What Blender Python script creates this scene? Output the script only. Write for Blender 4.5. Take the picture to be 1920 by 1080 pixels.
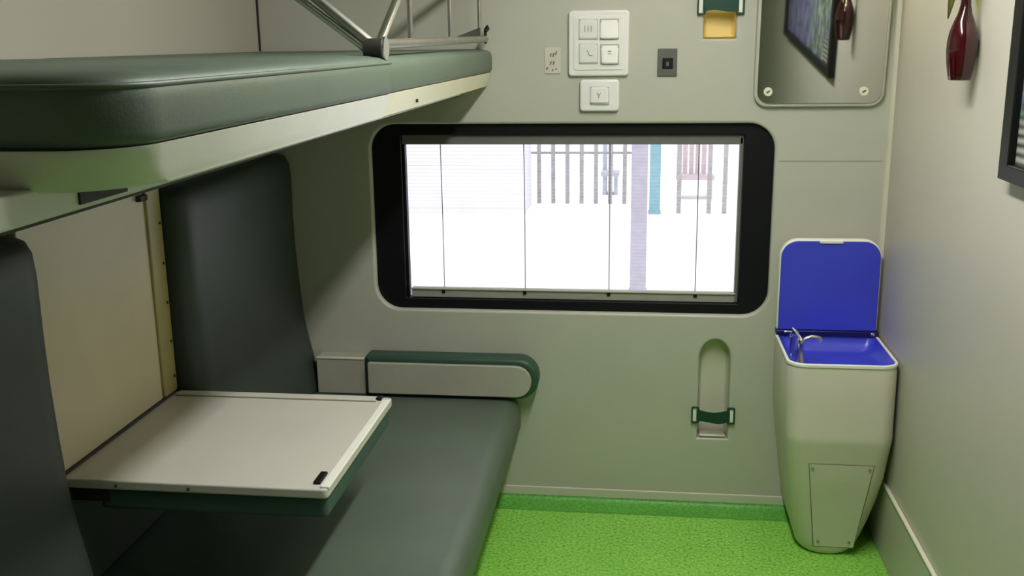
import bpy, bmesh, math, random
from mathutils import Vector, Matrix

for o in list(bpy.data.objects):
    bpy.data.objects.remove(o)
random.seed(4)
scene = bpy.context.scene
COL = scene.collection
PI = math.pi

# ---------------------------------------------------------------- camera
cam_d = bpy.data.cameras.new('camera')
cam = bpy.data.objects.new('camera', cam_d)
COL.objects.link(cam)
cam_d.sensor_width = 36.0
cam_d.lens = 36.0 * 1900 / 1920
cam_d.clip_start = 0.02
_d = Vector((247, -465, 1900)).normalized()
_x = Vector((15100, 265, -1900)).normalized()
_x = (_x - _d * _x.dot(_d)).normalized()
_dn = _d.cross(_x)
# rows: world X, Y, Z expressed in camera axes (right, down, forward)
cam.matrix_world = Matrix(((_x[0], -_x[1], -_x[2], 0.0),
                           (_d[0], -_d[1], -_d[2], -3.442),
                           (-_dn[0], _dn[1], _dn[2], 1.65),
                           (0, 0, 0, 1)))
scene.camera = cam

# ---------------------------------------------------------------- sky, exposure
world = bpy.data.worlds.new('overcast_sky')
scene.world = world
world.use_nodes = True
bg = world.node_tree.nodes['Background']
bg.inputs[0].default_value = (0.96, 0.97, 1.0, 1)
bg.inputs[1].default_value = 1.65
scene.view_settings.view_transform = 'Standard'
scene.view_settings.look = 'None'
scene.view_settings.gamma = 1.0
scene.view_settings.exposure = 0.0
scene.view_settings.use_curve_mapping = False

LAMP_MAIN = 66.0        # emission of the ceiling tube
LAMP_MIRROR = 44.0      # emission of the warm lamp over the mirror

# ---------------------------------------------------------------- materials
def lin(c):
    c = c / 255.0
    return c / 12.92 if c <= 0.04045 else ((c + 0.055) / 1.055) ** 2.4

def rgb(r, g, b):
    return (lin(r), lin(g), lin(b), 1.0)

MATS = {}
def mat(name, col, rough=0.5, var=0.08, scale=6.0, bump=0.0, bscale=200.0, metal=0.0, coat=0.0, spec=0.5, col2=None):
    m = bpy.data.materials.new(name)
    m.use_nodes = True
    nt = m.node_tree
    b = nt.nodes['Principled BSDF']
    b.inputs['Roughness'].default_value = rough
    b.inputs['Metallic'].default_value = metal
    b.inputs['Coat Weight'].default_value = coat
    b.inputs['Specular IOR Level'].default_value = spec
    tc = nt.nodes.new('ShaderNodeTexCoord')
    n = nt.nodes.new('ShaderNodeTexNoise')
    n.inputs['Scale'].default_value = scale
    n.inputs['Detail'].default_value = 4
    nt.links.new(tc.outputs['Object'], n.inputs['Vector'])
    r = nt.nodes.new('ShaderNodeValToRGB')
    r.color_ramp.elements[0].position = 0.3
    r.color_ramp.elements[1].position = 0.7
    if col2 is None:
        r.color_ramp.elements[0].color = tuple(c * (1 - var) for c in col[:3]) + (1,)
        r.color_ramp.elements[1].color = tuple(min(1, c * (1 + var)) for c in col[:3]) + (1,)
    else:
        r.color_ramp.elements[0].color = col
        r.color_ramp.elements[1].color = col2
    nt.links.new(n.outputs['Fac'], r.inputs['Fac'])
    nt.links.new(r.outputs['Color'], b.inputs['Base Color'])
    if bump:
        n2 = nt.nodes.new('ShaderNodeTexNoise')
        n2.inputs['Scale'].default_value = bscale
        nt.links.new(tc.outputs['Object'], n2.inputs['Vector'])
        bp = nt.nodes.new('ShaderNodeBump')
        bp.inputs['Strength'].default_value = bump
        bp.inputs['Distance'].default_value = 0.002
        nt.links.new(n2.outputs['Fac'], bp.inputs['Height'])
        nt.links.new(bp.outputs['Normal'], b.inputs['Normal'])
    MATS[name] = m
    return m

def emit(name, col, strength):
    m = bpy.data.materials.new(name)
    m.use_nodes = True
    b = m.node_tree.nodes['Principled BSDF']
    b.inputs['Base Color'].default_value = (0.8, 0.8, 0.8, 1)
    b.inputs['Emission Color'].default_value = col
    b.inputs['Emission Strength'].default_value = strength
    return m

M_WALL = mat('wall_laminate', rgb(187, 187, 172), 0.42, 0.02, 3, 0.05, 300)
M_WALLR = mat('partition_laminate', rgb(186, 182, 168), 0.42, 0.02, 3, 0.05, 300)
M_WALLL = mat('left_partition_laminate', rgb(172, 170, 156), 0.45, 0.02, 3, 0.05, 300)
M_CEIL = mat('ceiling_paint', rgb(180, 180, 170), 0.6, 0.02)
M_CREAM = mat('cream_panel', rgb(206, 196, 164), 0.4, 0.04, 5, 0.08, 120)
M_STRIP = mat('cream_edge_shaded', rgb(164, 154, 98), 0.4, 0.06, 9)  # darker yellow carries the shading of the panel's bent edge
M_IVORY = mat('ivory_bunk_lip', rgb(220, 218, 208), 0.38, 0.04, 7, 0.05, 150)
M_IVORY2 = mat('ivory_bunk_lip_yellowed', rgb(222, 217, 190), 0.38, 0.04, 7, 0.05, 150)
M_TABLE = mat('ivory_table_top', rgb(204, 202, 190), 0.35, 0.03, 5)
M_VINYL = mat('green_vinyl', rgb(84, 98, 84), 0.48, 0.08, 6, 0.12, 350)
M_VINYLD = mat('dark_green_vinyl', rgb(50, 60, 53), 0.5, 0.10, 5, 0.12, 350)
M_PAD = mat('armrest_green_vinyl', rgb(46, 78, 62), 0.45, 0.08, 8, 0.1, 300)
M_TUNDER = mat('table_cushion_green', rgb(56, 84, 72), 0.45, 0.08, 8, 0.1, 300)
M_GREY = mat('grey_plastic', rgb(176, 174, 158), 0.45, 0.04, 12)
M_CHROME = mat('chrome', (0.72, 0.72, 0.70, 1), 0.18, 0.05, 20, metal=1.0)
M_STEEL = mat('dull_steel', (0.42, 0.41, 0.37, 1), 0.35, 0.1, 20, metal=1.0)
M_BLACK = mat('black_rubber', (0.004, 0.004, 0.006, 1), 0.5, 0.1, spec=0.25)
M_DARK = mat('dark_slot', rgb(38, 36, 28), 0.6)
M_WHITE = mat('white_switch_plastic', rgb(236, 235, 230), 0.3, 0.02)
M_MARK = mat('grey_print', rgb(120, 118, 116), 0.5)
M_SOCK = mat('grey_socket', rgb(92, 92, 84), 0.45)
M_BLUE = mat('blue_enamel', rgb(62, 72, 206), 0.3, 0.06, 5, coat=0.2)
M_BASIN = mat('basin_fibreglass', rgb(210, 204, 188), 0.4, 0.03, 5)
M_BASINR = mat('basin_white_rim', rgb(240, 240, 228), 0.3, 0.02)
M_RAIL = mat('blind_rail_aluminium', rgb(160, 158, 150), 0.45, 0.06, 10)
M_HEAD = mat('blind_head_rail_grey', rgb(112, 110, 106), 0.45, 0.06, 10)
M_CORD = mat('blind_cord', rgb(120, 116, 120), 0.7)
M_SLAT = mat('blind_slat', rgb(245, 245, 245), 0.6, 0.01)
M_STRAP = mat('dark_green_webbing', rgb(8, 62, 44), 0.6, 0.15, 60, 0.2, 500)
M_NICHE = mat('holder_moulding', rgb(204, 202, 184), 0.4, 0.02)
M_NICHEY = mat('holder_moulding_yellow_lit', rgb(238, 214, 136), 0.4, 0.04)  # yellow light on the beige moulding is put into its colour
M_VASE = mat('dark_red_glaze', rgb(58, 4, 11), 0.12, 0.25, 12, coat=0.6, col2=rgb(34, 3, 8))
M_LEAF = mat('leaf', rgb(168, 170, 108), 0.5, 0.2, 30)
M_FRAME = mat('black_picture_frame', rgb(16, 16, 16), 0.4, 0.15, 30, 0.1, 100, spec=0.25)
M_TRIM = mat('trim_light', rgb(226, 224, 200), 0.35, 0.02)
M_TRIMD = mat('trim_mid', rgb(206, 203, 184), 0.45, 0.03)
M_GROUT = mat('panel_groove', rgb(112, 108, 80), 0.6)
M_JOINT = mat('wall_joint', rgb(158, 158, 138), 0.6)
M_BEZEL = mat('switch_bezel_grey', rgb(178, 177, 172), 0.5)
# outdoors: glare haze is put into these colours as paler tones
M_GROUND = mat('bright_paving', rgb(250, 250, 248), 0.9, 0.02, 2)
M_OWALL = mat('outdoor_wall', rgb(228, 227, 236), 0.8, 0.02)
M_OFENCE = mat('fence_grey', rgb(168, 164, 168), 0.7, 0.15, 20)
M_OCOL = mat('pillar_lavender', rgb(182, 176, 194), 0.7, 0.08, 14)
M_OBLUE = mat('post_blue', rgb(132, 174, 188), 0.6, 0.08, 14)
M_OBROWN = mat('bench_brown', rgb(204, 188, 194), 0.7, 0.1, 14)
M_OGREY = mat('bench_grey', rgb(190, 192, 206), 0.7, 0.1, 14)
E_MAIN = emit('fluorescent_diffuser', (1.0, 0.985, 0.95, 1), LAMP_MAIN)
E_MIR = emit('warm_lamp_diffuser', (1.0, 0.87, 0.55, 1), LAMP_MIRROR)

# green speckled floor vinyl
def floor_mat():
    m = bpy.data.materials.new('green_speckled_vinyl')
    m.use_nodes = True
    nt = m.node_tree
    b = nt.nodes['Principled BSDF']
    b.inputs['Roughness'].default_value = 0.42
    tc = nt.nodes.new('ShaderNodeTexCoord')
    n = nt.nodes.new('ShaderNodeTexNoise')
    n.inputs['Scale'].default_value = 95
    n.inputs['Detail'].default_value = 3
    n.inputs['Roughness'].default_value = 0.7
    nt.links.new(tc.outputs['Object'], n.inputs['Vector'])
    r = nt.nodes.new('ShaderNodeValToRGB')
    e = r.color_ramp.elements
    e[0].position = 0.30; e[0].color = rgb(84, 150, 50)
    e[1].position = 0.72; e[1].color = rgb(176, 230, 112)
    k = e.new(0.48); k.color = rgb(138, 208, 80)
    nt.links.new(n.outputs['Fac'], r.inputs['Fac'])
    n2 = nt.nodes.new('ShaderNodeTexNoise')
    n2.inputs['Scale'].default_value = 5
    nt.links.new(tc.outputs['Object'], n2.inputs['Vector'])
    mx = nt.nodes.new('ShaderNodeMix')
    mx.data_type = 'RGBA'; mx.blend_type = 'MULTIPLY'
    mx.inputs['Factor'].default_value = 0.35
    nt.links.new(r.outputs['Color'], mx.inputs['A'])
    r2 = nt.nodes.new('ShaderNodeValToRGB')
    r2.color_ramp.elements[0].color = (0.6, 0.75, 0.55, 1)
    r2.color_ramp.elements[1].color = (1, 1, 1, 1)
    r2.color_ramp.elements[0].position = 0.3
    r2.color_ramp.elements[1].position = 0.7
    nt.links.new(n2.outputs['Fac'], r2.inputs['Fac'])
    nt.links.new(r2.outputs['Color'], mx.inputs['B'])
    nt.links.new(mx.outputs['Result'], b.inputs['Base Color'])
    return m
M_FLOOR = floor_mat()
M_COVE = mat('cove_darker_green', rgb(90, 166, 60), 0.45, 0.3, 110)

def glass_mat():
    m = bpy.data.materials.new('window_glass')
    m.use_nodes = True
    nt = m.node_tree
    nt.nodes.clear()
    out = nt.nodes.new('ShaderNodeOutputMaterial')
    t = nt.nodes.new('ShaderNodeBsdfTransparent')
    g = nt.nodes.new('ShaderNodeBsdfGlossy')
    g.inputs['Roughness'].default_value = 0.02
    mx = nt.nodes.new('ShaderNodeMixShader')
    mx.inputs[0].default_value = 0.05
    nt.links.new(t.outputs[0], mx.inputs[1])
    nt.links.new(g.outputs[0], mx.inputs[2])
    nt.links.new(mx.outputs[0], out.inputs[0])
    return m
M_GLASS = glass_mat()

def mirror_mat():
    m = bpy.data.materials.new('mirror_silver')
    m.use_nodes = True
    b = m.node_tree.nodes['Principled BSDF']
    b.inputs['Base Color'].default_value = (0.78, 0.80, 0.78, 1)
    b.inputs['Metallic'].default_value = 1
    b.inputs['Roughness'].default_value = 0.03
    return m
M_MIRROR = mirror_mat()

# printed landscape: lavender flowers, foliage, grey steps at the bottom
def art_mat():
    m = bpy.data.materials.new('landscape_print')
    m.use_nodes = True
    nt = m.node_tree
    L = nt.links.new
    b = nt.nodes['Principled BSDF']
    b.inputs['Roughness'].default_value = 0.25
    tc = nt.nodes.new('ShaderNodeTexCoord')
    mp = nt.nodes.new('ShaderNodeMapping')
    mp.inputs['Scale'].default_value = (1, 3.0, 1.6)
    L(tc.outputs['Object'], mp.inputs['Vector'])
    n = nt.nodes.new('ShaderNodeTexNoise')
    n.inputs['Scale'].default_value = 7
    n.inputs['Detail'].default_value = 8
    n.inputs['Roughness'].default_value = 0.65
    L(mp.outputs[0], n.inputs['Vector'])
    r = nt.nodes.new('ShaderNodeValToRGB')
    e = r.color_ramp.elements
    e[0].position = 0.3; e[0].color = rgb(30, 44, 26)
    e[1].position = 0.7; e[1].color = rgb(210, 214, 190)
    for p, c in ((0.42, rgb(66, 104, 44)), (0.5, rgb(110, 104, 150)), (0.57, rgb(150, 176, 74)), (0.63, rgb(120, 116, 170))):
        k = e.new(p); k.color = c
    L(n.outputs['Fac'], r.inputs['Fac'])
    sep = nt.nodes.new('ShaderNodeSeparateXYZ')
    L(tc.outputs['Object'], sep.inputs[0])
    # steps below local height 0.13
    w = nt.nodes.new('ShaderNodeTexWave')
    w.bands_direction = 'Z'
    w.inputs['Scale'].default_value = 16
    w.inputs['Distortion'].default_value = 1.0
    L(tc.outputs['Object'], w.inputs['Vector'])
    r2 = nt.nodes.new('ShaderNodeValToRGB')
    r2.color_ramp.elements[0].color = rgb(70, 72, 66)
    r2.color_ramp.elements[1].color = rgb(170, 170, 158)
    L(w.outputs['Fac'], r2.inputs['Fac'])
    mr = nt.nodes.new('ShaderNodeMapRange')
    mr.inputs['From Min'].default_value = 0.10
    mr.inputs['From Max'].default_value = 0.16
    L(sep.outputs['Z'], mr.inputs['Value'])
    my = nt.nodes.new('ShaderNodeMapRange')
    my.inputs['From Min'].default_value = 0.52
    my.inputs['From Max'].default_value = 0.46
    L(sep.outputs['Y'], my.inputs['Value'])
    mxx = nt.nodes.new('ShaderNodeMath'); mxx.operation = 'MAXIMUM'
    L(mr.outputs[0], mxx.inputs[0]); L(my.outputs[0], mxx.inputs[1])
    mx = nt.nodes.new('ShaderNodeMix')
    mx.data_type = 'RGBA'
    L(mxx.outputs[0], mx.inputs['Factor'])
    L(r2.outputs['Color'], mx.inputs['A'])
    rp = nt.nodes.new('ShaderNodeValToRGB')
    ep = rp.color_ramp.elements
    ep[0].position = 0.32; ep[0].color = rgb(44, 42, 66)
    ep[1].position = 0.72; ep[1].color = rgb(196, 196, 214)
    for p, c in ((0.44, rgb(84, 82, 132)), (0.54, rgb(120, 116, 168)), (0.62, rgb(112, 128, 92))):
        k = ep.new(p); k.color = c
    L(n.outputs['Fac'], rp.inputs['Fac'])
    mg = nt.nodes.new('ShaderNodeMapRange')
    mg.inputs['From Min'].default_value = -0.15
    mg.inputs['From Max'].default_value = 0.35
    L(sep.outputs['Y'], mg.inputs['Value'])
    m3 = nt.nodes.new('ShaderNodeMix'); m3.data_type = 'RGBA'
    L(mg.outputs[0], m3.inputs['Factor'])
    L(rp.outputs['Color'], m3.inputs['A'])
    L(r.outputs['Color'], m3.inputs['B'])
    L(m3.outputs['Result'], mx.inputs['B'])
    L(mx.outputs['Result'], b.inputs['Base Color'])
    return m
M_ART = art_mat()

# ---------------------------------------------------------------- helpers
def tag(o, label=None, cat=None, group=None, kind=None):
    if label: o['label'] = label
    if cat: o['category'] = cat
    if group: o['group'] = group
    if kind: o['kind'] = kind
    return o

def empty(name, loc, label=None, cat=None, group=None, kind=None):
    o = bpy.data.objects.new(name, None)
    o.empty_display_size = 0.05
    COL.objects.link(o)
    o.location = loc
    return tag(o, label, cat, group, kind)

def link(name, me, m, parent=None, smooth=False):
    """world-space mesh -> object; parents sit at a location only, never rotated"""
    me.materials.clear()
    me.materials.append(m)
    if smooth:
        for p in me.polygons: p.use_smooth = True
    o = bpy.data.objects.new(name, me)
    COL.objects.link(o)
    if parent is not None:
        o.parent = parent
        base = Vector(parent['_w']) if '_w' in parent else parent.location.copy()
        o.matrix_parent_inverse = Matrix.Identity(4)
        me.transform(Matrix.Translation(-base))
        o['_w'] = base
    else:
        o['_w'] = (0.0, 0.0, 0.0)
    return o

def autosmooth(o, ang=40, flat=False):
    me = o.data
    for p in me.polygons: p.use_smooth = not (flat and max(abs(c) for c in p.normal) > 0.9999)
    bm = bmesh.new(); bm.from_mesh(me)
    for e in bm.edges:
        if len(e.link_faces) == 2 and e.calc_face_angle(0) > math.radians(ang):
            e.smooth = False
    bm.to_mesh(me); bm.free()
    return o

def bm_obj(name, bm, m, parent=None, smooth=False):
    bmesh.ops.recalc_face_normals(bm, faces=bm.faces)
    me = bpy.data.meshes.new(name)
    bm.to_mesh(me); bm.free()
    return link(name, me, m, parent, smooth)

def add_box(bm, x0, x1, y0, y1, z0, z1):
    vs = [bm.verts.new(p) for p in ((x0, y0, z0), (x1, y0, z0), (x1, y1, z0), (x0, y1, z0), (x0, y0, z1), (x1, y0, z1), (x1, y1, z1), (x0, y1, z1))]
    for f in ((0, 3, 2, 1), (4, 5, 6, 7), (0, 1, 5, 4), (1, 2, 6, 5), (2, 3, 7, 6), (3, 0, 4, 7)):
        bm.faces.new([vs[i] for i in f])

def box(name, x0, x1, y0, y1, z0, z1, m, parent=None, bev=0.0, seg=2):
    bm = bmesh.new()
    add_box(bm, min(x0, x1), max(x0, x1), min(y0, y1), max(y0, y1), min(z0, z1), max(z0, z1))
    if bev:
        bmesh.ops.bevel(bm, geom=bm.edges[:], offset=bev, segments=seg, profile=0.5, affect='EDGES')
    o = bm_obj(name, bm, m, parent)
    if bev: autosmooth(o, 50, True)
    return o

def rr(x0, x1, y0, y1, r, n=8):
    """rounded rectangle, counter-clockwise; r is one radius or four (bl, br, tr, tl)"""
    if not isinstance(r, (tuple, list)): r = (r,) * 4
    pts = []
    for (cx, cy, a0), q in zip(((x0, y0, PI), (x1, y0, 1.5 * PI), (x1, y1, 0), (x0, y1, 0.5 * PI)), r):
        q = max(q, 1e-4)
        ox = cx + q if cx == x0 else cx - q
        oy = cy + q if cy == y0 else cy - q
        for i in range(n + 1):
            a = a0 + 0.5 * PI * i / n
            pts.append((ox + q * math.cos(a), oy + q * math.sin(a)))
    return pts

def plate(name, outlines, front, thick, m, parent=None, bev=0.0, plane='XZ', seg=3):
    """filled outline (first) with holes (the rest), given thickness and rounded edges.
    XZ: looks towards -Y, front = Y of the face; XY: looks up; YZ: looks towards -X, outline in (-Y, Z)"""
    cu = bpy.data.curves.new('tmp', 'CURVE')
    cu.dimensions = '2D'; cu.fill_mode = 'BOTH'
    cu.extrude = max(thick / 2 - bev, 0.0001)
    cu.bevel_depth = bev; cu.bevel_resolution = seg
    cu.offset = -bev
    for k, pts in enumerate(outlines):
        if k: pts = pts[::-1]
        s = cu.splines.new('POLY')
        s.points.add(len(pts) - 1)
        for p, q in zip(s.points, pts): p.co = (q[0], q[1], 0, 1)
        s.use_cyclic_u = True
    o = bpy.data.objects.new('tmp', cu)
    COL.objects.link(o)
    dg = bpy.context.evaluated_depsgraph_get()
    me = bpy.data.meshes.new_from_object(o.evaluated_get(dg))
    bpy.data.objects.remove(o); bpy.data.curves.remove(cu)
    h = thick / 2
    for v in me.vertices:
        x, y, z = v.co
        if plane == 'XZ': v.co = (x, front + h - z, y)
        elif plane == 'XY': v.co = (x, y, front - h + z)
        else: v.co = (front + h - z, -x, y)
    me.name = name
    bm = bmesh.new(); bm.from_mesh(me)
    bmesh.ops.remove_doubles(bm, verts=bm.verts, dist=1e-5)
    bmesh.ops.recalc_face_normals(bm, faces=bm.faces)
    bm.to_mesh(me); bm.free()
    ob = link(name, me, m, parent)
    return autosmooth(ob, 35, True)

def loft(name, rings, m, parent=None, cap=True, top=True, smooth=True, closed=True, ang=45):
    bm = bmesh.new()
    R = [[bm.verts.new(p) for p in ring] for ring in rings]
    n = len(R[0])
    for a, b in zip(R[:-1], R[1:]):
        for i in range(n if closed else n - 1):
            j = (i + 1) % n
            bm.faces.new((a[i], a[j], b[j], b[i]))
    if cap:
        bm.faces.new(R[0][::-1])
        if top: bm.faces.new(R[-1])
    o = bm_obj(name, bm, m, parent)
    if smooth: autosmooth(o, ang)
    return o

def add_tube(bm, pts, r, n=10, cap=True):
    P = [Vector(p) for p in pts]
    rings = []
    up = None
    for i, p in enumerate(P):
        t = (P[min(i + 1, len(P) - 1)] - P[max(i - 1, 0)]).normalized()
        if up is None:
            up = t.orthogonal().normalized()
        up = (up - t * up.dot(t)).normalized()
        s = t.cross(up)
        q = r[i] if isinstance(r, (list, tuple)) else r
        rings.append([bm.verts.new(p + (up * math.cos(2 * PI * k / n) + s * math.sin(2 * PI * k / n)) * q) for k in range(n)])
    for a, b in zip(rings[:-1], rings[1:]):
        for k in range(n):
            bm.faces.new((a[k], a[(k + 1) % n], b[(k + 1) % n], b[k]))
    if cap:
        bm.faces.new(rings[0][::-1]); bm.faces.new(rings[-1])

def tube(name, pts, r, m, parent=None, n=10):
    bm = bmesh.new()
    add_tube(bm, pts, r, n)
    return autosmooth(bm_obj(name, bm, m, parent), 50)

def lathe(name, prof, c, m, parent=None, n=32, sx=1.0):
    rings = [[(c[0] + r * sx * math.cos(2 * PI * k / n), c[1] + r * math.sin(2 * PI * k / n), z) for k in range(n)] for z, r in prof]
    return loft(name, rings, m, parent, ang=60)

def screw(parent, p, r=0.005, axis='Y', m=None):
    d = {'Y': (0, -0.002, 0), 'X': (-0.002, 0, 0), 'x': (0.002, 0, 0), 'Z': (0, 0, 0.002)}[axis]
    q = Vector(p)
    return tube('screw', [q - Vector(d), q + Vector(d)], r, m or M_STEEL, parent, 10)

def cushion_along_y(name, prof, y0, y1, m, parent, ins0, ins1, pivot):
    """profile (X, Z) swept along Y; each end is pulled towards the pivot: list of (offset, factor)"""
    rings = []
    for d, k in ins0:
        rings.append([(pivot[0] + (x - pivot[0]) * k, y0 + d, pivot[1] + (z - pivot[1]) * (0.9 + 0.1 * k)) for x, z in prof])
    for d, k in ins1[::-1]:
        rings.append([(pivot[0] + (x - pivot[0]) * k, y1 - d, pivot[1] + (z - pivot[1]) * (0.9 + 0.1 * k)) for x, z in prof])
    return loft(name, rings, m, parent, ang=60)

# ---------------------------------------------------------------- the room
XL, XR, YN, HC = -1.31, 0.803, -4.3, 2.35
# window opening and the two holder niches in the far wall
WIN = rr(-0.935, 0.437, 0.722, 1.379, 0.088, 12)
def arch(x0, x1, z0, z1, n=14):
    c = (x0 + x1) / 2; r = (x1 - x0) / 2
    pts = [(x0, z0), (x1, z0)]
    for i in range(n + 1):
        a = PI * i / n
        pts.append((c + r * math.cos(a), z1 - r * 1.25 + r * 1.25 * math.sin(a)))
    return pts
N1 = arch(0.214, 0.318, 0.268, 0.632)
N2 = arch(0.193, 0.295, 1.652, 2.02)
wb = plate('wall_back', [[(XL - 0.1, -0.05), (XR + 0.1, -0.05), (XR + 0.1, HC + 0.05), (XL - 0.1, HC + 0.05)], WIN, N1, N2], 0.0, 0.1, M_WALL, None, 0.010, 'XZ', 4)
tag(wb, 'pale green-grey end wall with the wide window', kind='structure')
tag(box('wall_right', XR, XR + 0.08, YN, 0.0, -0.05, HC + 0.05, M_WALLR), 'plain pale partition wall on the right', kind='structure')
tag(box('wall_left', XL - 0.08, XL, YN, 0.0, -0.05, HC + 0.05, M_WALLL), 'pale partition wall behind the berths', kind='structure')
tag(box('wall_front', XL - 0.08, XR + 0.08, YN - 0.08, YN, -0.05, HC + 0.05, M_WALLL), 'corridor wall behind the viewer', kind='structure')
tag(box('ceiling', XL - 0.08, XR + 0.08, YN - 0.08, 0.1, HC, HC + 0.06, M_CEIL), 'pale compartment ceiling', kind='structure')
tag(box('floor', XL - 0.08, XR + 0.08, YN - 0.08, 0.0, -0.06, 0.0, M_FLOOR), 'bright green speckled vinyl floor', kind='structure')
# cove strip along the far wall, darker green than the floor
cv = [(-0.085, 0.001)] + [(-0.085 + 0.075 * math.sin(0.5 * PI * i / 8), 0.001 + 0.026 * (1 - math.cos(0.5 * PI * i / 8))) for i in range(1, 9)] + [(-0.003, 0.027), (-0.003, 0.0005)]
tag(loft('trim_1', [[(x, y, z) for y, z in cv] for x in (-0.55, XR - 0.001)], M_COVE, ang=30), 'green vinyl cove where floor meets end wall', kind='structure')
tag(box('baseboard_back', -0.60, XR - 0.001, -0.009, 0.0, 0.020, 0.058, M_TRIMD, bev=0.003), 'pale skirting strip under the end wall', kind='structure')
# right wall: thin ledge line above a slightly proud lower panel
tag(box('baseboard_right', XR - 0.008, XR, YN, -0.001, 0.0, 0.243, M_WALLR, bev=0.002), 'low pale panel along the foot of the right wall', kind='structure')
tag(box('trim_2', XR - 0.013, XR, YN, -0.001, 0.243, 0.252, M_TRIM, bev=0.003), 'light ledge strip along the right wall', kind='structure')
# corner moulding between far wall and right wall
cm = [(XR, 0.0)] + [(XR - 0.015 * math.cos(a * PI / 12), -0.015 * math.sin(a * PI / 12)) for a in range(7)]
tag(loft('trim_3', [[(x, y, z) for x, y in cm] for z in (0.05, HC)], M_TRIMD, ang=40), 'light corner moulding in the right far corner', kind='structure')
# fine joint in the far wall, right of the window
tag(box('trim_4', 0.452, XR - 0.02, -0.0012, 0.0, 1.2545, 1.2570, M_JOINT), 'hairline panel joint right of the window', kind='structure')
# vertical joint cover on the upper left wall corner
tag(box('trim_5', XL, XL + 0.006, -0.006, -0.0005, 1.63, HC, M_DARK), 'dark joint in the far left corner above the upper berth', kind='structure')

# ---------------------------------------------------------------- window
w = empty('window_1', (-0.25, 0.02, 0.72), 'wide train window in a thick black rubber frame', None, None, 'structure')
IN = rr(-0.832, 0.338, 0.758, 1.340, 0.004, 2)
plate('window_frame', [rr(-0.945, 0.447, 0.712, 1.389, 0.095, 12), IN], 0.022, 0.05, M_BLACK, w, 0.004)
plate('pane', [rr(-0.86, 0.36, 0.73, 1.36, 0.02, 4)], 0.085, 0.004, M_GLASS, w, 0.0)
box('blind_head_rail', -0.832, 0.338, 0.036, 0.070, 1.306, 1.340, M_HEAD, w, 0.003)
box('blind_bottom_rail', -0.815, 0.329, 0.036, 0.060, 0.758, 0.794, M_RAIL, w, 0.003)
box('rail_lip', -0.815, 0.329, 0.030, 0.037, 0.788, 0.793, M_GREY, w, 0.001)
box('side_guide', 0.326, 0.338, 0.036, 0.066, 0.760, 1.330, M_HEAD, w, 0.002)
box('side_guide', -0.832, -0.822, 0.036, 0.066, 0.760, 1.306, M_BLACK, w, 0.002)
for x in (-0.697, -0.404, -0.107, 0.193):
    tube('blind_cord', [(x - 0.001, 0.052, 1.31), (x + 0.0005, 0.051, 1.05), (x, 0.051, 0.77)], 0.0017, M_CORD, w, 6)
    box('cord_clip', x - 0.006, x + 0.006, 0.031, 0.037, 0.776, 0.790, M_BLACK, w, 0.001)
bm = bmesh.new()
z = 0.806
while z < 1.30:
    # thin slats tipped level with the downward gaze
    y0, y1, dz = 0.049, 0.054, 0.00045
    vs = [bm.verts.new(p) for p in ((-0.82, y0, z + dz), (0.325, y0, z + dz), (0.325, y1, z - dz), (-0.82, y1, z - dz), (-0.82, y0, z + dz + 0.00025), (0.325, y0, z + dz + 0.00025), (0.325, y1, z - dz + 0.00025), (-0.82, y1, z - dz + 0.00025))]
    for f in ((0, 3, 2, 1), (4, 5, 6, 7), (0, 1, 5, 4), (1, 2, 6, 5), (2, 3, 7, 6), (3, 0, 4, 7)):
        bm.faces.new([vs[i] for i in f])
    z += 0.0125
tag(bm_obj('blind_slats', bm, M_SLAT, w), kind='stuff')

# ---------------------------------------------------------------- lower berth
lb = empty('bench_berth', (-0.86, -1.2, 0), 'green vinyl bench berth along the left wall under the window end', 'bench')
prof = []
for x, z in rr(-1.304, -0.414, 0.265, 0.419, (0.02, 0.05, 0.055, 0.02), 6):
    prof.append((x, z))
seat = cushion_along_y('seat_cushion', prof, -2.50, -0.012, M_VINYL, lb, [(0, 0.97), (0.012, 0.99), (0.035, 1)], [(0, 0.97), (0.012, 0.99), (0.035, 1)], (-0.86, 0.34))
box('seat_base', -1.305, -0.52, -2.48, -0.002, 0.0, 0.266, M_GREY, lb, 0.004)
box('kick_plate', -0.52, -0.508, -2.48, -0.09, 0.0, 0.06, M_DARK, lb, 0.002)
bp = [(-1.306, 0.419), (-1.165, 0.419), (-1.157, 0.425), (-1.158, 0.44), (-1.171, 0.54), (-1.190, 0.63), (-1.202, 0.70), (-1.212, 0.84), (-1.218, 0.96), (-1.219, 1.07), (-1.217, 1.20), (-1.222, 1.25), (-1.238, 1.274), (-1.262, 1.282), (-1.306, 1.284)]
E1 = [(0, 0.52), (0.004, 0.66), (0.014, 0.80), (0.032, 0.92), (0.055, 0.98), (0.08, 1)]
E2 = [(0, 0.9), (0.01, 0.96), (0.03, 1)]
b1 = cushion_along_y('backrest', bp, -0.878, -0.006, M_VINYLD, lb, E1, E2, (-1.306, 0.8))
b2 = cushion_along_y('backrest', bp, -2.45, -1.528, M_VINYLD, lb, E2, E1, (-1.306, 0.8))
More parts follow.
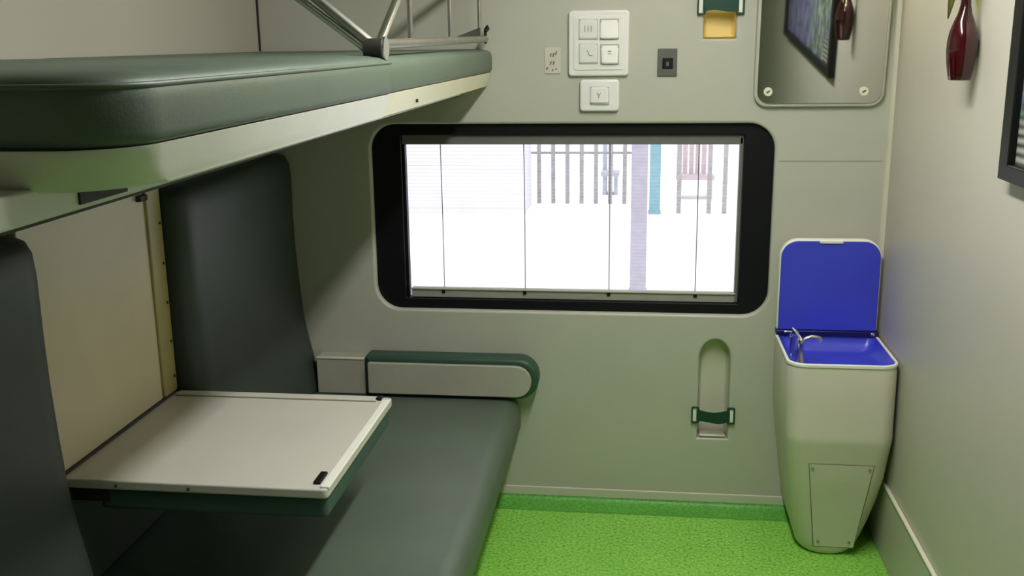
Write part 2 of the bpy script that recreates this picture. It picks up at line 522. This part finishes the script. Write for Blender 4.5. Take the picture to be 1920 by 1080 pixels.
# cream panel between the two backrests, where the table folds up
cp = plate('back_panel', [rr(0.884, 1.520, 0.69, 1.40, 0.012, 3)], -1.306, 0.02, M_CREAM, lb, 0.003, 'YZ')
box('recess_shade_block', -1.306, -1.262, -1.526, -0.880, 0.420, 0.686, M_VINYLD, lb, 0.008)  # dark block added below the panel, stands in for the shaded recess
es = plate('edge_strip', [rr(0.886, 0.965, 0.715, 1.385, 0.010, 3)], -1.291, 0.012, M_STRIP, cp, 0.005, 'YZ')
for z in (0.76, 0.86, 0.97, 1.08, 1.19):
    screw(es, (-1.2785, -0.902, z), 0.004, 'x', M_DARK)
box('panel_latch', -1.287, -1.272, -1.005, -0.965, 1.262, 1.277, M_DARK, cp, 0.002)
screw(cp, (-1.272, -0.975, 1.269), 0.005, 'x', M_DARK)

# ---------------------------------------------------------------- folding table
ft = empty('folding_table', (-0.97, -1.18, 0.63), 'ivory fold-down table with green padded underside above the bench', 'table')
tt = plate('table_top', [rr(-1.284, -0.664, -1.478, -0.886, 0.012, 4)], 0.710, 0.022, M_TABLE, ft, 0.004, 'XY')
plate('table_underside', [rr(-1.20, -0.670, -1.470, -0.894, 0.015, 4)], 0.688, 0.052, M_TUNDER, ft, 0.010, 'XY')
box('edge_rail', -1.27, -0.70, -0.922, -0.889, 0.709, 0.7135, M_TABLE, ft, 0.0015)
box('edge_groove', -1.27, -0.70, -0.927, -0.9225, 0.7095, 0.7106, M_GROUT, ft)
box('front_rail', -0.683, -0.662, -1.470, -0.915, 0.706, 0.7145, M_BASINR, ft, 0.002)
for y in (-1.452, -0.916):
    box('catch', -0.704, -0.688, y, y + 0.058 if y < -1 else y + 0.028, 0.709, 0.7165, M_BLACK, ft, 0.002)
box('hinge', -1.288, -1.278, -1.46, -0.90, 0.700, 0.716, M_DARK, ft, 0.002)
for x in (-1.15, -0.98):
    screw(ft, (x, -1.479, 0.699), 0.004, 'Y')
for x in (-1.17, ):
    box('table_bracket', -1.284, x, -1.472, -1.450, 0.655, 0.688, M_DARK, ft, 0.003)
    box('table_bracket', -1.284, x, -0.915, -0.893, 0.655, 0.688, M_DARK, ft, 0.003)

# ---------------------------------------------------------------- armrest on the far wall
ar = empty('armrest', (-0.66, -0.05, 0.42), 'grey-faced armrest with dark green padded edge below the window', 'armrest')
plate('pad', [rr(-0.968, -0.346, 0.421, 0.570, (0.012, 0.073, 0.073, 0.012), 10)], -0.086, 0.082, M_PAD, ar, 0.014)
plate('face_panel', [rr(-0.955, -0.370, 0.434, 0.548, (0.006, 0.056, 0.056, 0.006), 10)], -0.100, 0.018, M_GREY, ar, 0.003)
hs = box('side_housing', -1.15, -0.972, -0.075, -0.002, 0.421, 0.556, M_GREY, ar, 0.003)
box('housing_edge', -1.15, -0.972, -0.078, -0.070, 0.551, 0.5585, M_TRIM, hs, 0.002)

# ---------------------------------------------------------------- upper berth
ub = empty('upper_berth', (-0.9, -1.25, 1.48), 'green upper berth mattress on ivory tray with chrome guard rail', 'bunk')
def outline(ins, z, y0, y1, r, xf=-0.498):
    return [(x, y, z) for x, y in rr(XL + 0.006 + ins * 0.3, xf - ins, y0 + ins, y1 - ins * 0.05, (0.02, max(r - ins, 0.02), 0.012, 0.02), 8)]
def mattress(y0, y1, r, parent, xf):
    rings = [outline(i, z, y0, y1, r, xf) for z, i in ((1.5515, 0.010), (1.556, 0.003), (1.566, 0.0), (1.598, 0.0), (1.611, 0.002), (1.618, 0.006), (1.623, 0.014), (1.6265, 0.035), (1.628, 0.08))]
    return loft('mattress', rings, M_VINYL, parent, ang=70)
m1 = mattress(-2.515, -1.424, 0.085, ub, -0.4945)
m2 = mattress(-1.422, -0.010, 0.015, ub, -0.500)
_o = outline(0.003, 1.6125, -2.515, -1.424, 0.085, -0.4945)
tube('piping', [(XL + 0.05, _o[9][1], 1.6125)] + _o[9:18] + [(_o[17][0], y, 1.6125) for y in (-2.2, -1.9, -1.6, -1.43)], 0.0034, M_VINYL, m1, 8)
def tray(name, y0, y1, r0, r1, m, xf):
    rings = []
    for z, i in ((1.506, 0.052), (1.510, 0.036), (1.522, 0.020), (1.540, 0.006), (1.549, 0.001), (1.5515, 0.003)):
        k = (1.5515 - z) / 0.0455
        xi = 0.018 * k
        yi = i * 0.55 if r0 > 0.03 else 0
        rr_ = [(x, y, z) for x, y in rr(XL + 0.004, xf - xi, y0 + yi, y1, (0.01, r0 + (r1 - r0) * k, 0.004, 0.01), 10)]
        rings.append(rr_)
    return loft(name, rings, m, ub, ang=50)
t1 = tray('tray_lip', -2.520, -1.427, 0.09, 0.11, M_IVORY, -0.4985)
t2 = tray('tray_lip', -1.419, -0.004, 0.004, 0.004, M_IVORY2, -0.5025)
screw(t2, (-0.5105, -1.14, 1.522), 0.004, 'x', M_DARK)
pan = box('base_pan', XL + 0.004, -0.605, -2.95, -0.04, 1.478, 1.512, M_IVORY, ub, 0.003)
box('base_shadow_line', XL + 0.03, -0.612, -2.95, -0.04, 1.4735, 1.479, M_DARK, ub)  # dark strip painted in as the shadow line under the pan
for ya, yb in ((-2.42, -2.317), (-1.95, -1.81)):
    box('slot', -0.612, -0.602, ya, yb, 1.484, 1.497, M_DARK, pan)
# guard rail
XG = -0.517
gr = tube('guard_rail', [(XG, -1.440, 1.648), (XG, -1.0, 1.652), (XG, -0.5, 1.656), (XG, -0.045, 1.660)], 0.0105, M_STEEL, ub, 12)
tube('rail_upright', [(XG, -1.440, 1.648), (XG, -1.275, 1.738), (XG, -1.12, 1.83), (XG, -1.04, 1.875), (XG, -0.98, 1.89), (XG, -0.06, 1.89)], 0.0095, M_CHROME, gr, 12)
for y in (-1.157, -0.671, -0.164):
    tube('rail_bar', [(XG, y, 1.655), (XG, y, 1.885)], 0.006, M_STEEL, gr, 10)
kn = tube('knuckle', [(XG + 0.014, -1.462, 1.640), (XG - 0.022, -1.462, 1.640)], 0.020, M_DARK, gr, 16)
tube('knuckle_ring', [(XG + 0.018, -1.452, 1.640), (XG + 0.012, -1.452, 1.640)], 0.023, M_CHROME, gr, 16)
tube('knuckle_pin', [(XG + 0.002, -1.462, 1.610), (XG + 0.002, -1.462, 1.642)], 0.008, M_DARK, gr, 10)
tube('rail_end_clamp', [(XG, -0.045, 1.645), (XG, -0.045, 1.690), (XG + 0.008, -0.050, 1.700), (XG + 0.012, -0.055, 1.692), (XG + 0.004, -0.058, 1.684)], 0.005, M_DARK, gr, 8)
bm = bmesh.new()
vs = [bm.verts.new(p) for p in ((XG - 0.003, -0.60, 1.663), (XG - 0.003, -0.13, 1.663), (XG - 0.003, -0.15, 1.695), (XG + 0.003, -0.60, 1.663), (XG + 0.003, -0.13, 1.663), (XG + 0.003, -0.15, 1.695))]
for f in ((0, 1, 2), (5, 4, 3), (0, 3, 4, 1), (1, 4, 5, 2), (2, 5, 3, 0)): bm.faces.new([vs[i] for i in f])
bm_obj('rail_gusset', bm, M_DARK, gr)
tube('rail_strut', [(XG - 0.012, -1.452, 1.650), (-0.66, -1.452, 1.758), (-1.304, -1.452, 2.21)], 0.0105, M_STEEL, gr, 12)
tube('rail_strut', [(XG - 0.016, -1.452, 1.634), (-0.67, -1.452, 1.737), (-1.304, -1.452, 2.182)], 0.0075, M_CHROME, gr, 12)
box('strut_joint', -0.678, -0.640, -1.466, -1.438, 1.736, 1.768, M_STEEL, gr, 0.005)

# ---------------------------------------------------------------- wash basin
wbn = empty('wash_basin', (0.63, -0.19, 0), 'cream fold-up wash basin with bright blue bowl and lid in the corner', 'basin')
secs = [(0.000, 0.565, 0.690, -0.305, 0.06), (0.006, 0.545, 0.708, -0.312, 0.07), (0.022, 0.532, 0.722, -0.319, 0.075), (0.060, 0.520, 0.737, -0.325, 0.075), (0.120, 0.508, 0.754, -0.335, 0.07),
        (0.20, 0.496, 0.772, -0.350, 0.065), (0.29, 0.484, 0.785, -0.369, 0.06), (0.37, 0.473, 0.790, -0.382, 0.055), (0.415, 0.469, 0.792, -0.392, 0.05), (0.43, 0.467, 0.793, -0.3945, 0.05), (0.445, 0.466, 0.793, -0.3940, 0.05), (0.56, 0.464, 0.794, -0.387, 0.05), (0.650, 0.462, 0.794, -0.383, 0.05), (0.664, 0.464, 0.792, -0.381, 0.05)]
rings = [[(x, y, z) for x, y in rr(x0, x1, yf, -0.012, (r, r, 0.01, 0.01), 8)] for z, x0, x1, yf, r in secs]
body = loft('body', rings, M_BASIN, wbn, cap=True, top=False, ang=35)
# white rim with the blue bowl sunk in it
RO = rr(0.460, 0.796, -0.385, -0.045, (0.055, 0.055, 0.015, 0.015), 8)
RI = rr(0.469, 0.787, -0.375, -0.056, (0.048, 0.048, 0.012, 0.012), 8)
plate('rim', [RO, RI], 0.676, 0.012, M_BASINR, wbn, 0.003, 'XY')
def ins(i, z): return [(x, y, z) for x, y in rr(0.4685 + i, 0.7875 - i, -0.3755 + i, -0.0555 - i, (0.05, 0.05, 0.03, 0.03), 8)]
bowl = loft('bowl', [ins(0.12, 0.618), ins(0.07, 0.619), ins(0.035, 0.624), ins(0.016, 0.636), ins(0.006, 0.655), ins(0, 0.674)], M_BLUE, wbn, cap=True, top=False, ang=60)
# lid: upright against the wall, blue inside face with a pale edge
lid = plate('lid', [rr(0.463, 0.791, 0.690, 1.003, (0.006, 0.006, 0.06, 0.06), 10)], -0.052, 0.030, M_BASINR, wbn, 0.006)
plate('lid_lining', [rr(0.467, 0.787, 0.692, 0.997, (0.004, 0.004, 0.055, 0.055), 10)], -0.056, 0.010, M_BLUE, lid, 0.003)
plate('lid_grip', [rr(0.588, 0.664, 0.990, 1.001, 0.004, 3)], -0.062, 0.012, M_BASINR, lid, 0.003)
hg = box('hinge', 0.462, 0.795, -0.066, -0.024, 0.674, 0.692, M_DARK, wbn, 0.003)
hg.data.materials.clear(); hg.data.materials.append(mat('dark_blue_hinge', rgb(16, 14, 84), 0.4))
box('hinge_pin', 0.486, 0.514, -0.071, -0.062, 0.683, 0.692, M_CHROME, wbn, 0.003)
box('hinge_pin', 0.768, 0.782, -0.071, -0.062, 0.678, 0.690, M_CHROME, wbn, 0.003)
fa = lathe('faucet', [(0.621, 0.020), (0.630, 0.020), (0.640, 0.013), (0.692, 0.010), (0.706, 0.011), (0.710, 0.006)], (0.520, -0.215, 0), M_CHROME, wbn, 16)
tube('spout', [(0.520, -0.215, 0.694), (0.535, -0.214, 0.708), (0.556, -0.212, 0.714), (0.578, -0.210, 0.710), (0.584, -0.210, 0.700)], 0.0075, M_CHROME, fa, 10)
tube('tap_handle', [(0.520, -0.215, 0.706), (0.510, -0.19, 0.722), (0.502, -0.165, 0.728)], 0.005, M_CHROME, fa, 8)
lathe('tap_knob', [(0.625, 0.010), (0.682, 0.009), (0.690, 0.013), (0.698, 0.012), (0.700, 0.005)], (0.508, -0.13, 0), M_CHROME, fa, 12)
lathe('drain', [(0.617, 0.018), (0.6200, 0.018), (0.6202, 0.008)], (0.64, -0.22, 0), M_CHROME, wbn, 16)
# service panel on the tapering front
def front_at(z, d):
    for a, b in zip(secs[:-1], secs[1:]):
        if a[0] <= z <= b[0]:
            t = (z - a[0]) / (b[0] - a[0])
            return a[3] + (b[3] - a[3]) * t - d
zs = [0.035, 0.06, 0.12, 0.20, 0.28, 0.345]
def pl(d, grow):
    bm = bmesh.new(); rows = []
    for i, z in enumerate(zs):
        t = (z - 0.035) / 0.31
        x0 = 0.580 + (0.541 - 0.580) * t - grow; x1 = 0.704 + (0.737 - 0.704) * t + grow
        zz = z + (grow if i == len(zs) - 1 else -grow if i == 0 else 0)
        yy = front_at(min(max(zz, 0.0), 0.6), d); yb = front_at(min(max(zz, 0.0), 0.6), -0.004)
        rows.append([bm.verts.new(p) for p in ((x0, yy, zz), (x1, yy, zz), (x1, yb, zz), (x0, yb, zz))])
    for a, b in zip(rows[:-1], rows[1:]):
        for k in range(4): bm.faces.new((a[k], a[(k + 1) % 4], b[(k + 1) % 4], b[k]))
    bm.faces.new(rows[0][::-1]); bm.faces.new(rows[-1])
    return bm
gv = bm_obj('panel_gasket', pl(0.0010, 0.0025), M_GROUT, wbn)
ap = bm_obj('access_panel', pl(0.0022, 0.0), M_BASIN, wbn)
for x, z in ((0.552, 0.330), (0.726, 0.332), (0.592, 0.055), (0.690, 0.055)):
    screw(ap, (x, front_at(z, 0.003), z), 0.0045, 'Y')

# ---------------------------------------------------------------- bottle holders in the far wall
def holder(out, c, label, m, strapz, side, ledge):
    h = empty('bottle_holder', (c, 0.0, out[0][1]), label, 'holder', 'strapped bottle holders set into the end wall')
    x0, x1 = out[0][0], out[1][0]
    def ring(i, y):
        cx = (x0 + x1) / 2; z0 = out[0][1]
        return [(cx + (x - cx) * (1 - i / 0.05), y, z0 + (z - z0) * (1 - i / 0.3) + i * 0.3) for x, z in out]
    bm = bmesh.new()
    R = [[bm.verts.new(p) for p in ring(i, y)] for i, y in ((0.0, 0.006), (0.001, 0.030), (0.004, 0.048), (0.010, 0.056))]
    n = len(out)
    for a, b in zip(R[:-1], R[1:]):
        for k in range(n): bm.faces.new((a[k], a[(k + 1) % n], b[(k + 1) % n], b[k]))
    bm.faces.new(R[-1])
    nm = link('niche', bpy.data.meshes.new('niche'), m, h)
    bm.to_mesh(nm.data); bm.free()
    nm.data.transform(Matrix.Translation(-h.location))
    autosmooth(nm, 40)
    box('ledge', x0 + 0.006, x1 - 0.006, 0.004, 0.050, out[0][1] + 0.002, out[0][1] + ledge, m, h, 0.005)
    # webbing strap bowed across the niche, through two wire loops
    hw = 0.022
    pts = []
    rings = []
    n = 14
    for i in range(n + 1):
        t = i / n
        x = x0 - 0.006 + (x1 - x0 + 0.012) * t
        y = -0.008 - 0.004 * math.sin(PI * t)
        k = 0.006 * math.sin(PI * t) * (1 if side > 0 else -0.6)
        zc = strapz - k
        rings.append([(x, y, zc - hw + 0.003 * math.sin(2 * PI * t)), (x, y - 0.0025, zc - hw + 0.003 * math.sin(2 * PI * t)), (x, y - 0.0025, zc + hw - 0.004 * math.sin(PI * t)), (x, y, zc + hw - 0.004 * math.sin(PI * t))])
    loft('strap', rings, M_STRAP, h, ang=30)
    for s in (-1, 1):
        xc = (x0 - 0.010) if s < 0 else (x1 + 0.010)
        ol = rr(xc - 0.014, xc + 0.014, strapz - 0.031, strapz + 0.031, 0.005, 3)
        plate('strap_loop', [ol, rr(xc - 0.009, xc + 0.009, strapz - 0.025, strapz + 0.025, 0.003, 3)], -0.012, 0.006, M_STRAP, h, 0.0015)
        box('loop_plate', xc - 0.0085, xc + 0.0085, -0.007, 0.0, strapz - 0.026, strapz + 0.026, M_BASINR, h, 0.002)
    return h
holder(N1, 0.266, 'pale bottle niche with dark green strap low beside the wash basin', M_NICHE, 0.358, 1, 0.012)
holder(N2, 0.244, 'bottle niche coloured as if yellow-lit with green strap high between switches and mirror', M_NICHEY, 1.757, -1, 0.010)

# ---------------------------------------------------------------- switches and sockets
def glyph(parent, segs, y, r=0.0011):
    bm = bmesh.new()
    for a, b in segs:
        add_tube(bm, [(a[0], y, a[1]), (b[0], y, b[1])], r, 5)
    bm_obj('symbol', bm, M_MARK, parent)
s4 = empty('switch_panel', (-0.146, 0, 1.53), 'large white wall plate with four square switches', 'switch')
plate('plate', [rr(-0.246, -0.048, 1.536, 1.746, 0.012, 5)], -0.016, 0.016, M_WHITE, s4, 0.006)
plate('inner_plate', [rr(-0.228, -0.066, 1.556, 1.728, 0.006, 4)], -0.0185, 0.006, M_WHITE, s4, 0.0015)
for i, (cx, cz) in enumerate(((-0.181, 1.686), (-0.112, 1.686), (-0.180, 1.608), (-0.110, 1.606))):
    bs = box('switch_bezel', cx - 0.031, cx + 0.031, -0.0205, -0.015, cz - 0.033, cz + 0.033, M_BEZEL, s4, 0.001)
    bm = bmesh.new()
    add_box(bm, cx - 0.029, cx + 0.029, -0.030, -0.016, cz - 0.030, cz + 0.031)
    for v in bm.verts:
        if v.co.y < -0.02:
            v.co.y += (0.008 if v.co.z > cz else -0.001) if i % 2 else (0.001 if v.co.z > cz else 0.006)
            if i == 3 and v.co.z < cz: v.co.x = cx + (v.co.x - cx) * 0.75
    bmesh.ops.bevel(bm, geom=bm.edges[:], offset=0.003, segments=2, affect='EDGES')
    rk = autosmooth(bm_obj('rocker', bm, M_WHITE, s4), 40)
    y = -0.0295
    if i == 0: glyph(rk, [((cx - 0.010, cz - 0.008), (cx - 0.010, cz + 0.012)), ((cx, cz - 0.008), (cx, cz + 0.012)), ((cx + 0.010, cz - 0.008), (cx + 0.010, cz + 0.012))], -0.0268)
    if i == 2: glyph(rk, [((cx - 0.004, cz + 0.012), (cx + 0.003, cz - 0.004)), ((cx + 0.003, cz - 0.004), (cx + 0.014, cz - 0.006))], -0.0272)
    if i == 3: glyph(rk, [((cx - 0.006, cz + 0.010), (cx + 0.006, cz + 0.010)), ((cx - 0.006, cz + 0.002), (cx + 0.006, cz + 0.002))], -0.0272)
s1 = empty('light_switch', (-0.143, 0, 1.42), 'small white single switch right above the window', 'switch')
plate('plate', [rr(-0.208, -0.078, 1.421, 1.525, 0.012, 5)], -0.018, 0.018, M_WHITE, s1, 0.007)
box('switch_bezel', -0.174, -0.110, -0.0205, -0.015, 1.442, 1.502, M_BEZEL, s1, 0.001)
bm = bmesh.new()
add_box(bm, -0.172, -0.113, -0.027, -0.016, 1.447, 1.501)
bmesh.ops.bevel(bm, geom=bm.edges[:], offset=0.004, segments=2, affect='EDGES')
rk = autosmooth(bm_obj('rocker', bm, M_WHITE, s1), 40)
glyph(rk, [((-0.150, 1.482), (-0.144, 1.474)), ((-0.138, 1.482), (-0.144, 1.474)), ((-0.144, 1.474), (-0.144, 1.464))], -0.0272)
so = empty('power_socket', (0.078, 0, 1.535), 'small dark grey socket between switch plate and mirror', 'socket')
plate('plate', [rr(0.046, 0.110, 1.534, 1.622, 0.003, 3)], -0.007, 0.007, M_SOCK, so, 0.002)
box('receptacle', 0.062, 0.096, -0.010, -0.005, 1.557, 1.592, M_BLACK, so, 0.002)
box('contact', 0.074, 0.083, -0.012, -0.009, 1.566, 1.580, M_SOCK, so, 0.001)
ol = empty('wall_notice', (-0.30, 0, 1.545), 'tiny pale plate with dark marks left of the four switches', 'notice')
plate('plate', [rr(-0.326, -0.272, 1.545, 1.630, 0.004, 3)], -0.003, 0.003, M_TRIMD, ol, 0.001)
for x, z, l in ((-0.306, 1.606, 0.005), (-0.297, 1.606, 0.006), (-0.288, 1.612, 0.006), (-0.306, 1.580, 0.006), (-0.296, 1.580, 0.006), (-0.318, 1.562, 0.004), (-0.300, 1.556, 0.003), (-0.288, 1.560, 0.002)):
    tube('mark', [(x - 0.001, -0.0035, z - l), (x + 0.002, -0.0035, z + l)], 0.0024, M_MARK, ol, 6)

# ---------------------------------------------------------------- mirror, leaning out at the top
mi = empty('wall_mirror', (0.563, 0, 1.43), 'rounded frameless mirror screwed to the end wall above the basin', 'mirror')
TI = math.radians(3.6)
def lean(me_o, base):
    for v in me_o.data.vertices:
        p = v.co + Vector(mi.location)
        p.y -= (p.z - 1.43) * math.tan(TI)
        v.co = p - Vector(mi.location)
bk = plate('backing', [rr(0.358, 0.768, 1.432, 1.990, 0.045, 8)], -0.018, 0.018, M_WALL, mi, 0.006)
for v in bk.data.vertices:
    if v.co.y > -0.009: v.co.y = -0.0005
    else: v.co.y -= v.co.z * math.tan(TI)
gl = plate('mirror_glass', [rr(0.368, 0.758, 1.444, 1.978, 0.038, 8)], -0.022, 0.005, M_MIRROR, mi, 0.001)
lean(gl, 0)
for x, z in ((0.402, 1.482), (0.702, 1.482), (0.402, 1.94), (0.702, 1.94)):
    y = -0.0225 - (z - 1.43) * math.tan(TI)
    tube('screw_cap', [(x, y + 0.002, z), (x, y - 0.005, z)], 0.014, M_TRIM, gl, 14)
    tube('screw_slot', [(x - 0.005, y - 0.0055, z - 0.003), (x + 0.005, y - 0.0055, z + 0.003)], 0.0022, M_DARK, gl, 6)

# ---------------------------------------------------------------- vase with leaves, picture
va = empty('wall_vase', (0.766, -0.80, 1.545), 'glossy dark red bottle-shaped vase on the right wall', 'vase')
lathe('vase_body', [(1.545, 0.024), (1.546, 0.0255), (1.556, 0.0275), (1.585, 0.0325), (1.615, 0.0352), (1.637, 0.0350), (1.660, 0.0315), (1.683, 0.0240), (1.702, 0.0165), (1.722, 0.0122), (1.745, 0.0105), (1.80, 0.0105), (1.85, 0.014), (1.875, 0.021), (1.878, 0.020), (1.870, 0.014)], (0.766, -0.80, 0), M_VASE, va, 40)
box('wall_bracket', 0.79, XR, -0.806, -0.794, 1.60, 1.64, M_STEEL, va, 0.002)
sp = empty('leaf_sprig', (0.766, -0.80, 1.85), 'drooping yellow-green leaves in the red wall vase', 'plant')
for (dx, dy, dz, wd) in ((-0.022, 0.06, -0.175, 0.014), (0.015, -0.05, -0.165, 0.010), (-0.05, 0.02, -0.115, 0.016), (-0.075, 0.09, -0.07, 0.014), (0.012, -0.09, -0.10, 0.012), (-0.03, 0.15, -0.09, 0.014), (-0.09, -0.05, -0.03, 0.014), (-0.02, -0.14, -0.06, 0.012)):
    bm = bmesh.new()
    P0 = Vector((0.766, -0.80, 1.865))
    side = Vector((-dy, dx, 0)).normalized()
    rows = []
    n = 10
    for i in range(n + 1):
        t = i / n
        c = P0 + Vector((dx * t, dy * t, 0.10 * math.sin(PI * min(t * 1.1, 1)) * (1 - t) + dz * t * t + 0.03 * t * (1 - t)))
        hw = 0.0015 + wd * math.sin(PI * max(0, (t - 0.3) / 0.7)) ** 0.8 * (1 if t > 0.3 else 0)
        rows.append([bm.verts.new(c - side * hw), bm.verts.new(c + Vector((0, 0, 0.002))), bm.verts.new(c + side * hw)])
    for a, b in zip(rows[:-1], rows[1:]):
        for k in range(2): bm.faces.new((a[k], a[k + 1], b[k + 1], b[k]))
    bmesh.ops.solidify(bm, geom=bm.faces[:], thickness=0.0006)
    bm_obj('leaf', bm, M_LEAF, sp, True)
PY0, PY1, PZ0, PZ1 = 1.105, 2.62, 1.345, 2.02
pc = empty('framed_picture', (XR, -(PY0 + PY1) / 2, PZ0), 'long landscape print in a black frame on the right wall', 'picture')
plate('picture_frame', [[(PY0, PZ0), (PY1, PZ0), (PY1, PZ1), (PY0, PZ1)], [(PY0 + 0.055, PZ0 + 0.036), (PY1 - 0.055, PZ0 + 0.036), (PY1 - 0.055, PZ1 - 0.036), (PY0 + 0.055, PZ1 - 0.036)]], XR - 0.028, 0.028, M_FRAME, pc, 0.004, 'YZ')
box('print', XR - 0.012, XR - 0.002, -(PY1 - 0.05), -(PY0 + 0.05), PZ0 + 0.03, PZ1 - 0.03, M_ART, pc)

# ---------------------------------------------------------------- lamps the compartment has
cl = empty('ceiling_lamp', (0.11, -1.45, HC), 'long fluorescent lamp on the compartment ceiling', 'lamp')
box('housing', 0.02, 0.20, -2.20, -0.70, HC - 0.03, HC, M_WHITE, cl, 0.004)
box('diffuser', 0.06, 0.16, -2.15, -0.75, HC - 0.05, HC - 0.029, E_MAIN, cl, 0.008)
ml = empty('mirror_lamp', (0.60, 0, 2.10), 'warm strip lamp on the end wall above the mirror', 'lamp')
box('housing', 0.44, 0.76, -0.05, 0, 2.09, 2.16, M_WHITE, ml, 0.006)
box('diffuser', 0.45, 0.75, -0.085, -0.045, 2.095, 2.150, E_MIR, ml, 0.01)

# ---------------------------------------------------------------- outside the window
GZ = -0.10
tag(box('ground', -30, 30, 0.35, 60, GZ - 0.1, GZ, M_GROUND), 'bright white paving outside the window', kind='structure')
bw = empty('station_building', (-4.5, 7.2, GZ), 'pale lavender building wall outside the window on the left', 'building')
box('facade', -8.0, -1.20, 6.95, 7.6, GZ, 4.0, M_OWALL, bw)
box('plinth', -8.0, -1.19, 6.93, 6.951, GZ, GZ + 0.05, M_OWALL, bw)
def fence(x, y, xs, label, rails):
    f = empty('bar_fence', (x, y, GZ), label, 'fence')
    for q in xs:
        box('bar', q - 0.022, q + 0.022, y - 0.012, y + 0.012, GZ, 1.35, M_OFENCE, f)
    for z in rails:
        box('rail', xs[0] - 0.1, xs[-1] + 0.1, y + 0.012, y + 0.03, z - 0.012, z + 0.012, M_OFENCE, f)
    return f
fence(-0.73, 7.7, [-1.28 + 0.157 * i for i in range(8)], 'grey upright bars outside left of the lavender pillar', (0.455, 1.3))
fence(0.62, 7.08, [0.388, 0.695, 0.851, 1.01, 1.17], 'grey upright bars outside right of the blue post', (0.62, 1.3))
def pillar(name, x, y, hw, label, m, cat):
    p = empty(name, (x, y, GZ), label, cat)
    box('shaft', x - hw, x + hw, y - hw, y + hw, GZ + 0.02, 3.4, m, p, 0.01)
    box('foot', x - hw - 0.008, x + hw + 0.008, y - hw - 0.008, y + hw + 0.008, GZ, GZ + 0.03, m, p, 0.005)
    return p
pillar('platform_pillar', -0.012, 3.6, 0.056, 'pale lavender pillar just outside the window', M_OCOL, 'pillar')
pillar('sign_post', 0.141, 7.07, 0.055, 'light blue post outside the window beside the pillar', M_OBLUE, 'post')
def bench(x, y, w_, label, m):
    b = empty('slatted_bench', (x, y, GZ), label, 'bench')
    for i in range(int(w_ / 0.07)):
        q = x - w_ / 2 + 0.035 + i * 0.07
        box('slat', q - 0.026, q + 0.026, y, y + 0.03, 0.10, 0.85, m, b)
    box('seat_board', x - w_ / 2, x + w_ / 2, y - 0.28, y, 0.12, 0.16, m, b)
    for s in (-1, 1):
        box('leg', x + s * (w_ / 2 - 0.04) - 0.02, x + s * (w_ / 2 - 0.04) + 0.02, y - 0.25, y + 0.03, GZ, 0.12, m, b)
    return b
bench(0.60, 8.3, 0.42, 'faint brownish slatted bench behind the right fence bars', M_OBROWN)
bench(-0.36, 8.6, 0.21, 'narrow grey slatted bench behind the left fence bars', M_OGREY)

for o in bpy.data.objects:
    if '_w' in o: del o['_w']
